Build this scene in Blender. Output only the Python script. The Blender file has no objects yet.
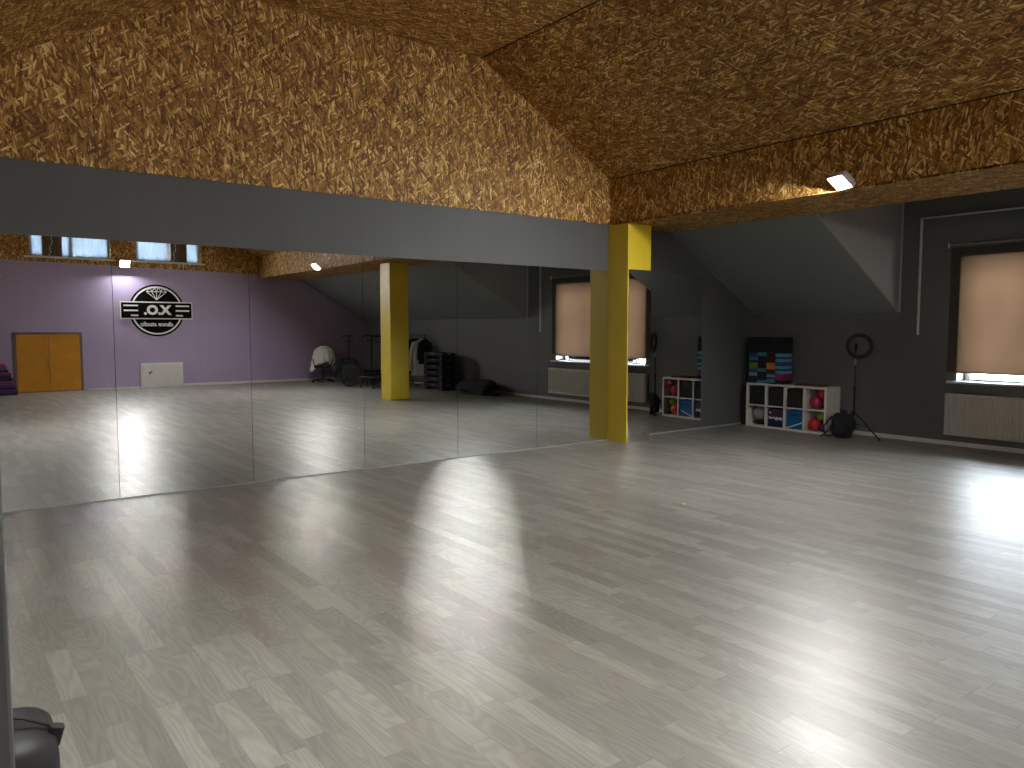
import bpy, bmesh, math, random
from mathutils import Vector, Matrix, noise
random.seed(7)
PI = math.pi
C = bpy.context.scene.collection
SC = bpy.context.scene

# ------------------------------------------------------------------ camera
F = 768.0
PITCH = math.atan(F / 10500.0)
YAW = math.radians(37.1)
cam = bpy.data.cameras.new('camera'); cam.sensor_width = 36.0; cam.lens = F / 1024.0 * 36.0
cam.clip_start = 0.05
camo = bpy.data.objects.new('camera', cam); C.objects.link(camo)
camo.location = (0, 0, 1.6)
camo.rotation_euler = (PI / 2 - PITCH, 0, -YAW)
SC.camera = camo

# ------------------------------------------------------------------ world, exposure
SC.view_settings.view_transform = 'Standard'
SC.view_settings.look = 'None'
SC.view_settings.gamma = 1.0
SC.view_settings.use_curve_mapping = False
SC.view_settings.exposure = 0.15
LAMP = 1150.0
w = bpy.data.worlds.new('sky'); SC.world = w; w.use_nodes = True
w.node_tree.nodes['Background'].inputs[0].default_value = (0.88, 0.94, 1.0, 1)
w.node_tree.nodes['Background'].inputs[1].default_value = 135.0
SC.cycles.max_bounces = 10
SC.cycles.diffuse_bounces = 5
SC.cycles.glossy_bounces = 6
SC.cycles.transparent_max_bounces = 12
SC.cycles.sample_clamp_indirect = 0.0
SC.cycles.caustics_reflective = False
SC.cycles.use_denoising = True

# room numbers (metres)
YM, YB = 7.88, -6.6            # mirror wall, purple wall
XR, XL = 11.07, -3.21          # right wall, left wall
XB, XBL = 7.66, 0.20           # beam faces
XS, XSL = 8.89, -1.03          # where soffit meets slope
ZS, ZK, ZT, ZE = 3.04, 3.66, 4.86, 1.82
XT, XTL = 5.47, 2.39
D0, D1 = 1.70, 5.46            # dormer
ZD = 3.42
W0, W1, WZ0, WZ1 = 2.74, 4.64, 0.885, 2.55   # window opening in right wall

def portal(loc, rot, sx, sy):
    l = bpy.data.lights.new('sky_portal', 'AREA'); l.shape = 'RECTANGLE'; l.size = sx; l.size_y = sy
    l.cycles.is_portal = True
    o = bpy.data.objects.new('sky_portal', l); C.objects.link(o); o.location = loc; o.rotation_euler = rot
portal((XR + 0.42, (W0 + W1) / 2, (WZ0 + WZ1) / 2), (0, PI / 2, 0), WZ1 - WZ0, W1 - W0)
portal((2.93, YB - 0.4, 3.85), (PI / 2, 0, 0), 1.8, 0.95)
portal((5.25, YB - 0.4, 3.85), (PI / 2, 0, 0), 1.8, 0.95)

# ------------------------------------------------------------------ node helpers
class NT:
    def __init__(s, name):
        s.m = bpy.data.materials.new(name); s.m.use_nodes = True
        s.t = s.m.node_tree; s.n = s.t.nodes; s.l = s.t.links
        s.n.clear(); s.out = s.n.new('ShaderNodeOutputMaterial')
    def node(s, typ, **kw):
        n = s.n.new(typ)
        for k, v in kw.items():
            if k.startswith('i_'):
                s.set(n, k[2:].replace('_', ' '), v)
            else: setattr(n, k, v)
        return n
    def set(s, n, key, v):
        inp = n.inputs[int(key)] if key.isdigit() else n.inputs[key]
        if hasattr(v, 'is_output') or isinstance(v, bpy.types.NodeSocket): s.l.new(v, inp)
        else: inp.default_value = v
    def math(s, op, a, b=None, c=None, clamp=False):
        n = s.n.new('ShaderNodeMath'); n.operation = op; n.use_clamp = clamp
        for i, v in enumerate((a, b, c)):
            if v is None: continue
            if isinstance(v, bpy.types.NodeSocket): s.l.new(v, n.inputs[i])
            else: n.inputs[i].default_value = v
        return n.outputs[0]
    def mapping(s, vec, loc=(0, 0, 0), rot=(0, 0, 0), scale=(1, 1, 1)):
        n = s.n.new('ShaderNodeMapping'); s.l.new(vec, n.inputs[0])
        n.inputs[1].default_value = loc; n.inputs[2].default_value = rot; n.inputs[3].default_value = scale
        return n.outputs[0]
    def ramp(s, fac, stops):
        n = s.n.new('ShaderNodeValToRGB'); s.l.new(fac, n.inputs[0])
        e = n.color_ramp.elements
        while len(e) < len(stops): e.new(0.5)
        for i, (p, c) in enumerate(stops): e[i].position = p; e[i].color = (*c, 1)
        return n.outputs[0]
    def mix(s, fac, a, b, blend='MIX'):
        n = s.n.new('ShaderNodeMix'); n.data_type = 'RGBA'; n.blend_type = blend
        for k, v in ((0, fac), (6, a), (7, b)):
            if isinstance(v, bpy.types.NodeSocket): s.l.new(v, n.inputs[k])
            else: n.inputs[k].default_value = v if k == 0 else (*v, 1)
        return n.outputs[2]
    def bsdf(s, color, rough=0.5, metallic=0.0, bump=None, bump_s=0.3, bump_d=0.002, **kw):
        b = s.n.new('ShaderNodeBsdfPrincipled')
        if isinstance(color, bpy.types.NodeSocket): s.l.new(color, b.inputs['Base Color'])
        else: b.inputs['Base Color'].default_value = (*color, 1)
        if isinstance(rough, bpy.types.NodeSocket): s.l.new(rough, b.inputs['Roughness'])
        else: b.inputs['Roughness'].default_value = rough
        b.inputs['Metallic'].default_value = metallic
        for k, v in kw.items(): b.inputs[k.replace('_', ' ')].default_value = v
        if bump is not None:
            bn = s.n.new('ShaderNodeBump'); bn.inputs['Strength'].default_value = bump_s
            bn.inputs['Distance'].default_value = bump_d
            s.l.new(bump, bn.inputs['Height']); s.l.new(bn.outputs[0], b.inputs['Normal'])
        s.l.new(b.outputs[0], s.out.inputs[0])
        return b
    def coord(s, which='Object'):
        return s.n.new('ShaderNodeTexCoord').outputs[which]
    def noise(s, vec, scale=5, detail=3, rough=0.5, out=0):
        n = s.n.new('ShaderNodeTexNoise'); s.l.new(vec, n.inputs['Vector'])
        n.inputs['Scale'].default_value = scale; n.inputs['Detail'].default_value = detail
        n.inputs['Roughness'].default_value = rough
        return n.outputs[out]

def plain(name, col, rough=0.5, metallic=0.0, var=0.12, nscale=8, bump=0.0, **kw):
    t = NT(name); v = t.coord('Object')
    nz = t.noise(v, nscale, 4)
    lo = tuple(c * (1 - var) for c in col); hi = tuple(min(1, c * (1 + var)) for c in col)
    c = t.ramp(nz, [(0.3, lo), (0.7, hi)])
    t.bsdf(c, rough, metallic, bump=t.noise(v, nscale * 12, 2) if bump else None, bump_s=bump, **kw)
    return t.m

def osb_material(name, tint=1.0):
    t = NT(name); uv = t.coord('UV')
    warp = t.noise(uv, 7, 2, out=1)
    wv = t.node('ShaderNodeVectorMath', operation='MULTIPLY_ADD', i_0=warp, i_1=(0.022, 0.022, 0), i_2=uv).outputs[0]
    prev_r = prev_t = None
    for i, (ang, su, sv) in enumerate([(-0.75, 54, 10.5), (0.12, 48, 9), (0.95, 58, 11), (-0.22, 66, 9)]):
        a = t.mapping(wv, loc=(i * 3.7, i * 1.9, 0), rot=(0, 0, ang))
        b = t.mapping(a, scale=(su, sv, 1))
        v = t.node('ShaderNodeTexVoronoi', voronoi_dimensions='2D', feature='F1', i_Vector=b, i_Scale=1.0)
        sep = t.node('ShaderNodeSeparateColor', i_0=v.outputs['Color'])
        r, g = sep.outputs[0], sep.outputs[1]
        edge = t.math('MULTIPLY', t.math('SUBTRACT', v.outputs['Distance'], 0.45), 0.9)
        edge = t.math('MAXIMUM', edge, 0.0)
        tone = t.math('SUBTRACT', g, edge)
        if prev_r is None: prev_r, prev_t = r, tone
        else:
            gt = t.math('GREATER_THAN', r, prev_r)
            mt = t.math('ADD', t.math('MULTIPLY', gt, tone), t.math('MULTIPLY', t.math('SUBTRACT', 1.0, gt), prev_t))
            prev_r = t.math('MAXIMUM', r, prev_r); prev_t = mt
    grain = t.noise(t.mapping(wv, scale=(260, 22, 1)), 1.0, 3)
    tone = t.math('ADD', prev_t, t.math('MULTIPLY', t.math('SUBTRACT', grain, 0.5), 0.22))
    big = t.noise(uv, 1.3, 3)
    tone = t.math('ADD', tone, t.math('MULTIPLY', t.math('SUBTRACT', big, 0.5), 0.4))
    k = tint
    col = t.ramp(tone, [(0.0, (0.13 * k, 0.048 * k, 0.008 * k)), (0.25, (0.27 * k, 0.112 * k, 0.019 * k)),
                        (0.62, (0.44 * k, 0.220 * k, 0.045 * k)), (0.8, (0.62 * k, 0.37 * k, 0.105 * k)), (1.0, (1.0 * k, 0.74 * k, 0.30 * k))])
    # board joints every 1.25 m across and 2.5 m along
    s = t.node('ShaderNodeSeparateXYZ', i_0=uv)
    def line(c, per, wd):
        f = t.math('FRACT', t.math('DIVIDE', c, per))
        return t.math('LESS_THAN', f, wd / per)
    j = t.math('MAXIMUM', line(s.outputs[0], 1.25, 0.005), line(s.outputs[1], 2.5, 0.005))
    col = t.mix(j, col, (0.02, 0.01, 0.004))
    t.bsdf(col, 0.62, bump=tone, bump_s=0.25, bump_d=0.003)
    return t.m

def floor_material():
    t = NT('grey oak laminate'); o = t.coord('Object')
    s = t.node('ShaderNodeSeparateXYZ', i_0=o)
    x, y = s.outputs[0], s.outputs[1]
    rx = t.math('DIVIDE', t.math('ADD', x, 9.42), 0.1)
    row = t.math('FLOOR', rx); fx = t.math('FRACT', rx)
    rr = t.node('ShaderNodeTexWhiteNoise', noise_dimensions='1D', i_W=row).outputs[0]
    ty = t.math('ADD', t.math('DIVIDE', y, 0.62), t.math('MULTIPLY', rr, 7.0))
    colm = t.math('FLOOR', ty); fy = t.math('FRACT', ty)
    cv = t.node('ShaderNodeCombineXYZ', i_0=row, i_1=colm).outputs[0]
    wn = t.node('ShaderNodeTexWhiteNoise', noise_dimensions='2D', i_Vector=cv)
    rid = wn.outputs[0]
    offs = t.node('ShaderNodeVectorMath', operation='SCALE', i_0=wn.outputs[1]); offs.inputs['Scale'].default_value = 40
    base = t.mapping(o, scale=(1.0, 0.16, 1))
    gv = t.node('ShaderNodeVectorMath', operation='ADD', i_0=base, i_1=offs.outputs[0]).outputs[0]
    rings = t.noise(gv, 7.0, 1.0)
    rings = t.math('SINE', t.math('MULTIPLY', rings, 95.0))
    fine = t.noise(t.mapping(gv, scale=(130, 40, 1)), 1.0, 3)
    tone = t.math('ADD', t.math('ADD', t.math('MULTIPLY', rid, 0.52), 0.04), t.math('MULTIPLY', rings, 0.12))
    tone = t.math('ADD', tone, t.math('MULTIPLY', fine, 0.38))
    col = t.ramp(tone, [(0.0, (0.145, 0.138, 0.121)), (0.5, (0.226, 0.216, 0.192)), (1.0, (0.33, 0.322, 0.292))])
    ex = t.math('LESS_THAN', t.math('ABSOLUTE', t.math('SUBTRACT', fx, 0.5)), 0.488)
    ey = t.math('LESS_THAN', t.math('ABSOLUTE', t.math('SUBTRACT', fy, 0.5)), 0.497)
    keep = t.math('MULTIPLY', ex, ey)
    col = t.mix(keep, (0.16, 0.14, 0.12), col)
    streak = t.noise(t.mapping(o, scale=(38, 1.6, 1)), 1.0, 4, 0.6)
    hgt = t.math('ADD', t.math('MULTIPLY', streak, 1.0), t.math('MULTIPLY', rid, 0.25))
    hgt = t.math('ADD', hgt, t.math('MULTIPLY', fine, 0.15))
    rough = t.math('ADD', 0.33, t.math('MULTIPLY', t.noise(t.mapping(o, scale=(8, 1.0, 1)), 1.0, 3), 0.13))
    t.bsdf(col, rough, bump=hgt, bump_s=0.35, bump_d=0.0012, IOR=1.75)
    return t.m

def paint(name, col, rough=0.6, var=0.08, bump=0.08):
    t = NT(name); o = t.coord('Object')
    n = t.noise(o, 0.9, 4); n2 = t.noise(t.mapping(o, scale=(14, 14, 1.0)), 1.0, 3)
    f = t.math('ADD', t.math('MULTIPLY', n, 0.6), t.math('MULTIPLY', n2, 0.4))
    c = t.ramp(f, [(0.3, tuple(a * (1 - var) for a in col)), (0.7, tuple(a * (1 + var) for a in col))])
    t.bsdf(c, rough, bump=t.noise(o, 90, 2), bump_s=bump)
    return t.m

M = {}
M['osb'] = osb_material('osb board')
M['floor'] = floor_material()
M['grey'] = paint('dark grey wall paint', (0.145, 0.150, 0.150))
M['grey_band'] = paint('grey band paint', (0.100, 0.104, 0.106))
M['grey_slope_lit'] = paint('grey slope with bounce light', (0.235, 0.25, 0.25))  # wall grey raised to carry the aisle's bounce light
M['purple'] = paint('lilac wall paint', (0.44, 0.36, 0.56), 0.6, 0.05)
M['yellow'] = paint('yellow paint', (0.84, 0.62, 0.04), 0.4, 0.04)
M['white'] = plain('white painted', (0.72, 0.72, 0.70), 0.45, var=0.04)
M['shelf'] = plain('white melamine', (0.70, 0.69, 0.65), 0.4, var=0.05)
M['trim'] = plain('pale trim', (0.62, 0.62, 0.60), 0.5, var=0.05)
M['radiator'] = plain('cream enamel', (0.66, 0.65, 0.58), 0.35, var=0.03)
M['black'] = plain('black plastic', (0.012, 0.012, 0.013), 0.4)
M['blackmetal'] = plain('black metal', (0.015, 0.015, 0.016), 0.35, 0.3)
M['blackcloth'] = plain('black cloth', (0.014, 0.014, 0.016), 0.9, bump=0.3)
M['greymetal'] = plain('grey metal', (0.32, 0.32, 0.33), 0.35, 0.9)
M['lampbody'] = plain('lamp housing', (0.75, 0.75, 0.75), 0.5)
M['orange'] = plain('orange varnished wood', (0.62, 0.27, 0.012), 0.4, var=0.1, nscale=3)
M['doorframe'] = plain('brown grey door frame', (0.15, 0.12, 0.10), 0.5)
M['whitecloth'] = plain('white cloth', (0.84, 0.87, 0.78), 0.9, var=0.05, bump=0.3)
M['greycloth'] = plain('pale grey cloth', (0.58, 0.62, 0.62), 0.9, var=0.08, bump=0.3)
M['curtain_brown'] = plain('brown curtain cloth', (0.16, 0.11, 0.075), 0.9, var=0.3, nscale=30)
M['ink'] = plain('black sign board', (0.004, 0.004, 0.004), 0.95, **{'Specular_IOR_Level': 0.1})
M['signwhite'] = plain('white sign lettering', (0.82, 0.82, 0.82), 0.5, var=0.02)

def mirror_material():
    t = NT('mirror glass'); o = t.coord('Object')
    n = t.noise(o, 3, 2)
    c = t.ramp(n, [(0.3, (0.77, 0.79, 0.78)), (0.7, (0.80, 0.82, 0.81))])
    t.bsdf(c, 0.0, 1.0)
    return t.m
M['mirror'] = mirror_material()
def glass_material():
    t = NT('window glass')
    tr = t.node('ShaderNodeBsdfTransparent'); tr.inputs[0].default_value = (0.93, 0.96, 0.97, 1)
    g = t.node('ShaderNodeBsdfGlossy'); g.inputs['Roughness'].default_value = 0.02
    lw = t.node('ShaderNodeFresnel'); lw.inputs[0].default_value = 1.45
    mx = t.node('ShaderNodeMixShader'); t.l.new(lw.outputs[0], mx.inputs[0])
    t.l.new(tr.outputs[0], mx.inputs[1]); t.l.new(g.outputs[0], mx.inputs[2]); t.l.new(mx.outputs[0], t.out.inputs[0])
    return t.m
M['glass'] = glass_material()
def fabric_light(name, dcol, tcol, trans=0.05, mixf=0.5, weave=220):
    t = NT(name); o = t.coord('Object')
    n1 = t.noise(t.mapping(o, scale=(weave, weave, weave * 0.12)), 1.0, 2)
    n2 = t.noise(t.mapping(o, scale=(weave * 0.12, weave * 0.12, weave)), 1.0, 2)
    n3 = t.noise(o, 1.6, 3)
    f = t.math('ADD', t.math('MULTIPLY', t.math('ADD', n1, n2), 0.3), t.math('MULTIPLY', n3, 0.4))
    c = t.ramp(f, [(0.35, tuple(a * 0.62 for a in tcol)), (0.65, tuple(min(1, a * 1.38) for a in tcol))])
    d = t.node('ShaderNodeBsdfDiffuse'); d.inputs[0].default_value = (*dcol, 1)
    r = t.node('ShaderNodeBsdfTranslucent'); t.l.new(c, r.inputs[0])
    p = t.node('ShaderNodeBsdfTransparent'); p.inputs[0].default_value = (1, 1, 1, 1)
    m1 = t.node('ShaderNodeMixShader'); m1.inputs[0].default_value = mixf
    t.l.new(d.outputs[0], m1.inputs[1]); t.l.new(r.outputs[0], m1.inputs[2])
    m2 = t.node('ShaderNodeMixShader'); m2.inputs[0].default_value = trans
    t.l.new(m1.outputs[0], m2.inputs[1]); t.l.new(p.outputs[0], m2.inputs[2])
    t.l.new(m2.outputs[0], t.out.inputs[0])
    return t.m
M['blind'] = fabric_light('peach roller blind', (0.20, 0.17, 0.15), (0.0125, 0.0068, 0.0038), 0.0, 0.5, 70)
M['sheer'] = fabric_light('white sheer curtain', (0.7, 0.75, 0.8), (0.027, 0.034, 0.043), 0.0, 0.45, 60)
def emit(name, col, s):
    t = NT(name); e = t.node('ShaderNodeEmission'); e.inputs[0].default_value = (*col, 1); e.inputs[1].default_value = s
    t.l.new(e.outputs[0], t.out.inputs[0]); return t.m
M['lens'] = emit('lit floodlight lens', (1.0, 0.99, 0.95), LAMP)

_cc = {}
def cmat(name, col, rough=0.6, **kw):
    if name not in _cc: _cc[name] = plain(name, col, rough, **kw)
    return _cc[name]

# ------------------------------------------------------------------ mesh helpers
class MB:
    def __init__(s): s.bm = bmesh.new()
    def box(s, x0, x1, y0, y1, z0, z1, bev=0.0, rot=None, pivot=None, seg=2):
        m = Matrix.Translation(((x0 + x1) / 2, (y0 + y1) / 2, (z0 + z1) / 2)) @ Matrix.Diagonal((abs(x1 - x0), abs(y1 - y0), abs(z1 - z0), 1))
        r = bmesh.ops.create_cube(s.bm, size=1.0, matrix=m)
        vs = r['verts']
        if bev > 0:
            es = list({e for v in vs for e in v.link_edges})
            rr = bmesh.ops.bevel(s.bm, geom=es, offset=bev, segments=seg, affect='EDGES', profile=0.5)
            vs = list({v for v in rr['verts']} | {v for v in vs if v.is_valid})
        if rot is not None:
            p = Vector(pivot if pivot else ((x0 + x1) / 2, (y0 + y1) / 2, (z0 + z1) / 2))
            bmesh.ops.transform(s.bm, matrix=Matrix.Translation(p) @ rot.to_4x4() @ Matrix.Translation(-p), verts=vs)
        return s
    def tube(s, pts, r, seg=10, cap=True):
        pts = [Vector(p) for p in pts]; rings = []
        if not hasattr(r, '__len__'): r = [r] * len(pts)
        prev = None
        for i, p in enumerate(pts):
            d = (pts[min(i + 1, len(pts) - 1)] - pts[max(i - 1, 0)]).normalized()
            if prev is None:
                a = Vector((0, 0, 1)) if abs(d.z) < 0.9 else Vector((1, 0, 0))
                u = d.cross(a).normalized()
            else: u = (prev - d * prev.dot(d)).normalized()
            prev = u; v = d.cross(u)
            rings.append([s.bm.verts.new(p + (u * math.cos(2 * PI * k / seg) + v * math.sin(2 * PI * k / seg)) * r[i]) for k in range(seg)])
        for a, b in zip(rings, rings[1:]):
            for k in range(seg):
                s.bm.faces.new((a[k], a[(k + 1) % seg], b[(k + 1) % seg], b[k]))
        if cap:
            s.bm.faces.new(rings[0][::-1]); s.bm.faces.new(rings[-1])
        return s
    def lathe(s, prof, c=(0, 0, 0), seg=24, mat=None):
        rings = []; M_ = mat or Matrix.Identity(4)
        for (r, z) in prof:
            rings.append([s.bm.verts.new(M_ @ (Vector((max(r, 1e-4) * math.cos(2 * PI * k / seg), max(r, 1e-4) * math.sin(2 * PI * k / seg), z))) + Vector(c)) for k in range(seg)])
        for a, b in zip(rings, rings[1:]):
            for k in range(seg): s.bm.faces.new((a[k], a[(k + 1) % seg], b[(k + 1) % seg], b[k]))
        s.bm.faces.new(rings[0][::-1]); s.bm.faces.new(rings[-1])
        return s
    def blob(s, c, rad, amp=0.0, freq=3.0, sub=3, flat=None, seed=0):
        r = bmesh.ops.create_icosphere(s.bm, subdivisions=sub, radius=1.0)
        for v in r['verts']:
            p = v.co.copy()
            k = 1 + amp * noise.noise(p * freq + Vector((seed, seed * 2, 0)))
            v.co = Vector(c) + Vector((p.x * rad[0], p.y * rad[1], p.z * rad[2])) * k
            if flat is not None and v.co.z < flat: v.co.z = flat
        return s
    def torus(s, c, R, r, normal=(0, 0, 1), seg=40, rs=8, sx=1.0):
        q = Vector((0, 0, 1)).rotation_difference(Vector(normal)).to_matrix()
        g = []
        for i in range(seg):
            a = 2 * PI * i / seg
            g.append([s.bm.verts.new(Vector(c) + q @ Vector(((R + r * math.cos(2 * PI * k / rs)) * math.cos(a) * sx, (R + r * math.cos(2 * PI * k / rs)) * math.sin(a), r * math.sin(2 * PI * k / rs)))) for k in range(rs)])
        for i in range(seg):
            a, b = g[i], g[(i + 1) % seg]
            for k in range(rs): s.bm.faces.new((a[k], b[k], b[(k + 1) % rs], a[(k + 1) % rs]))
        return s
    def grid(s, fn, nu, nv, closed_u=False):
        g = [[s.bm.verts.new(fn(i / nu, j / nv)) for j in range(nv + 1)] for i in range(nu + (0 if closed_u else 1))]
        n = len(g)
        for i in range(n if closed_u else n - 1):
            for j in range(nv): s.bm.faces.new((g[i][j], g[(i + 1) % n][j], g[(i + 1) % n][j + 1], g[i][j + 1]))
        return s
    def prism(s, pts, d):   # pts: 3D polygon; d: extrusion vector
        d = Vector(d)
        a = [s.bm.verts.new(Vector(p)) for p in pts]; b = [s.bm.verts.new(Vector(p) + d) for p in pts]
        s.bm.faces.new(a); s.bm.faces.new(b[::-1]); n = len(a)
        for i in range(n): s.bm.faces.new((a[(i + 1) % n], a[i], b[i], b[(i + 1) % n]))
        return s
    def build(s, name, mat, parent=None, smooth=False, uv=None, loc=None):
        bmesh.ops.recalc_face_normals(s.bm, faces=s.bm.faces)
        if uv:
            lay = s.bm.loops.layers.uv.new('UVMap'); U, V = Vector(uv[0]), Vector(uv[1])
            for f in s.bm.faces:
                for lp in f.loops: lp[lay].uv = (lp.vert.co.dot(U) + 20, lp.vert.co.dot(V) + 20)
        me = bpy.data.meshes.new(name); s.bm.to_mesh(me); s.bm.free()
        me.materials.append(mat)
        if smooth:
            for p in me.polygons: p.use_smooth = True
        o = bpy.data.objects.new(name, me); C.objects.link(o)
        if parent: o.parent = parent
        if loc: o.location = loc
        return o
def tag(o, label=None, cat=None, group=None, kind=None):
    if label: o['label'] = label
    if cat: o['category'] = cat
    if group: o['group'] = group
    if kind: o['kind'] = kind
    return o
def thing(name, loc, label, cat, group=None, rz=0):
    o = bpy.data.objects.new(name, None); C.objects.link(o); o.location = loc; o.rotation_euler = (0, 0, rz)
    o.empty_display_size = 0.1
    return tag(o, label, cat, group)
def struct(o, label=None, cat=None):
    return tag(o, label, cat, kind='structure')
def copy_tree(o, parent=None):
    c = o.copy(); C.objects.link(c); c.parent = parent
    for ch in list(o.children): copy_tree(ch, c)
    return c
def solidify(o, t, off=-1):
    m = o.modifiers.new('solid', 'SOLIDIFY'); m.thickness = t; m.offset = off

# ------------------------------------------------------------------ the room
T = 0.12
struct(MB().box(XL - T, XR + T, YB - T, YM + T, -0.1, 0).build('floor', M['floor']),
       'grey oak laminate floor laid in short strips toward the mirror wall', 'floor')
# mirror wall: grey lower part, osb gable above
struct(MB().prism([(XL, YM, 0), (XR, YM, 0), (XR, YM, ZE), (XS, YM, ZS), (XS, YM, ZS + 0.02), (XSL, YM, ZS + 0.02), (XSL, YM, ZS), (XL, YM, ZE)], (0, T, 0))
       .build('wall_front', M['grey_band']), 'grey painted wall behind and above the mirrors', 'wall')
struct(MB().prism([(XBL, YM - 0.02, ZS), (XB, YM - 0.02, ZS), (XB, YM - 0.02, ZK), (XT, YM - 0.02, ZT), (XTL, YM - 0.02, ZT), (XBL, YM - 0.02, ZK)], (0, T, 0))
       .build('wall_front_gable', M['osb'], uv=((1, 0, 0), (0, 0, 1))), 'wood strand board gable above the grey band and mirrors', 'wall')
# purple wall with door and window openings
bz = 3.2
wb = MB()
wb.prism([(XL, YB, 0), (XR, YB, 0), (XR, YB, ZE), (XS, YB, ZS), (XB, YB, ZS), (XB, YB, 3.14), (XBL, YB, 3.28), (XBL, YB, ZS), (XSL, YB, ZS), (XL, YB, ZE)], (0, -T, 0))
struct(wb.build('wall_back', M['purple']), 'lilac painted wall facing the mirrors, with sign and orange doors', 'wall')
wins = [(2.03, 3.83), (4.43, 6.07)]
UZ0, UZ1 = 3.37, 4.35
g = MB(); yb = YB; dt = (0, -0.2, 0)
def slope_z(x): return ZT if XTL <= x <= XT else (ZK + (x - XBL) * (ZT - ZK) / (XTL - XBL) if x < XTL else ZK + (XB - x) * (ZT - ZK) / (XB - XT))
bl_ = 3.245; br_ = 3.168
g.prism([(XBL, yb, 3.28), (2.03, yb, bl_), (2.03, yb, slope_z(2.03)), (XBL, yb, ZK)], dt)
g.prism([(2.03, yb, bl_), (6.07, yb, br_), (6.07, yb, UZ0), (2.03, yb, UZ0)], dt)
g.prism([(2.03, yb, UZ1), (6.07, yb, UZ1), (6.07, yb, slope_z(6.07)), (XT, yb, ZT), (XTL, yb, ZT), (2.03, yb, slope_z(2.03))], dt)
g.prism([(3.83, yb, UZ0), (4.43, yb, UZ0), (4.43, yb, UZ1), (3.83, yb, UZ1)], dt)
g.prism([(6.07, yb, br_), (XB, yb, 3.14), (XB, yb, ZK), (6.07, yb, slope_z(6.07))], dt)
struct(g.build('wall_back_gable', M['osb'], uv=((1, 0, 0), (0, 0, 1))), 'wood strand board strip with two windows above the lilac wall', 'wall')
# ceilings
a = Vector((XT - XB, 0, ZT - ZK)).normalized()
struct(MB().prism([(XTL, YB, ZT), (XT, YB, ZT), (XT, YM, ZT), (XTL, YM, ZT)], (0, 0, T)).build('ceiling', M['osb'], uv=((0, 1, 0), (1, 0, 0))),
       'flat wood strand board strip along the top of the ceiling', 'ceiling')
struct(MB().prism([(XT, YB, ZT), (XB, YB, ZK), (XB, YM, ZK), (XT, YM, ZT)], (0, 0, T)).build('ceiling_slope_right', M['osb'], uv=(tuple(a), (0, 1, 0))),
       'sloping wood strand board ceiling on the window side', 'ceiling')
a2 = Vector((XTL - XBL, 0, ZT - ZK)).normalized()
struct(MB().prism([(XTL, YB, ZT), (XBL, YB, ZK), (XBL, YM, ZK), (XTL, YM, ZT)], (0, 0, T)).build('ceiling_slope_left', M['osb'], uv=(tuple(a2), (0, 1, 0))),
       'sloping wood strand board ceiling on the left, shaded', 'ceiling')
# boxed beams: face and underside (separate boards)
def beam(side, x0, xs):
    sg = 1 if xs > x0 else -1
    fb = MB().box(x0, x0 + sg * 0.03, YB, YM - 0.02, ZS, ZK + 0.02)
    o = fb.build('beam_face_' + side, M['osb'], uv=((0, 1, 0), (0, 0, 1)))
    struct(o, 'upright wood strand board face of the boxed beam on the %s side' % side, 'beam')
    sb = MB().box(x0 + sg * 0.0, xs + sg * 0.06, YB, YM - 0.001, ZS - 0.012, ZS + 0.012)
    o = sb.build('beam_underside_' + side, M['osb'], uv=((1, 0, 0), (0, 1, 0)))
    struct(o, 'wood strand board underside of the boxed beam on the %s side' % side, 'beam')
beam('right', XB, XS); beam('left', XBL, XSL)
M['joint'] = plain('shaded board joint', (0.012, 0.008, 0.005), 0.9)  # crease shade at the ceiling joints, put in as dark colour
struct(MB().box(XB - 0.012, XB - 0.0005, YB, YM - 0.021, ZK - 0.004, ZK + 0.006).build('trim_5', M['joint']), 'thin dark strip shading the joint where the sloping ceiling meets the right beam', 'trim')
struct(MB().box(XT - 0.006, XT + 0.006, YB, YM - 0.021, ZT - 0.008, ZT + 0.0).build('trim_6', M['joint']), 'thin dark strip shading the joint between flat and sloping ceiling boards', 'trim')
# right aisle: slopes either side of the dormer
struct(MB().prism([(XS, D1 + 0.02, ZS), (XR, D1 + 0.02, ZE), (XR, YM, ZE), (XS, YM, ZS)], (0, 0, T)).build('ceiling_aisle_far', M['grey_slope_lit']),
       'dark grey sloping ceiling between mirror wall and dormer', 'ceiling')
struct(MB().prism([(XS, YB, ZS), (XR, YB, ZE), (XR, D0 - 0.02, ZE), (XS, D0 - 0.02, ZS)], (0, 0, T)).build('ceiling_aisle_near', M['grey_slope_lit']),
       'dark grey sloping ceiling between dormer and lilac wall', 'ceiling')
struct(MB().box(XS, XR + 0.2, D0, D1, ZD, ZD + T).build('ceiling_dormer', M['grey_slope_lit']), 'grey flat ceiling of the dormer over the window', 'ceiling')
struct(MB().box(XS, XS + 0.05, D0, D1, ZS, ZD).build('beam_back_right', M['osb'], uv=((0, 1, 0), (0, 0, 1))), 'back of the boxed beam inside the dormer', 'beam')
M['cheek'] = paint('cheek grey with window light', (0.42, 0.41, 0.41))  # wall grey made lighter, window light put into the colour
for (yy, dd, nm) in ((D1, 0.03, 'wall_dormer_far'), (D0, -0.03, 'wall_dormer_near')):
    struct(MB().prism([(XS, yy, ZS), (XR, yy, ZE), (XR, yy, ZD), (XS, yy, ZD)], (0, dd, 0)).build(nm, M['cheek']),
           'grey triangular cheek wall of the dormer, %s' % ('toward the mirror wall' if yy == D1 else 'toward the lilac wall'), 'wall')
    s = -1 if yy == D1 else 1
    struct(MB().box(XR - 0.022, XR - 0.002, yy + s * 0.002, yy + s * 0.022, ZE, ZD - 0.01).build('trim_1', M['trim']),
           'thin pale strip down the %s dormer cheek' % ('mirror-side' if yy == D1 else 'lilac-wall-side'), 'trim')
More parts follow.
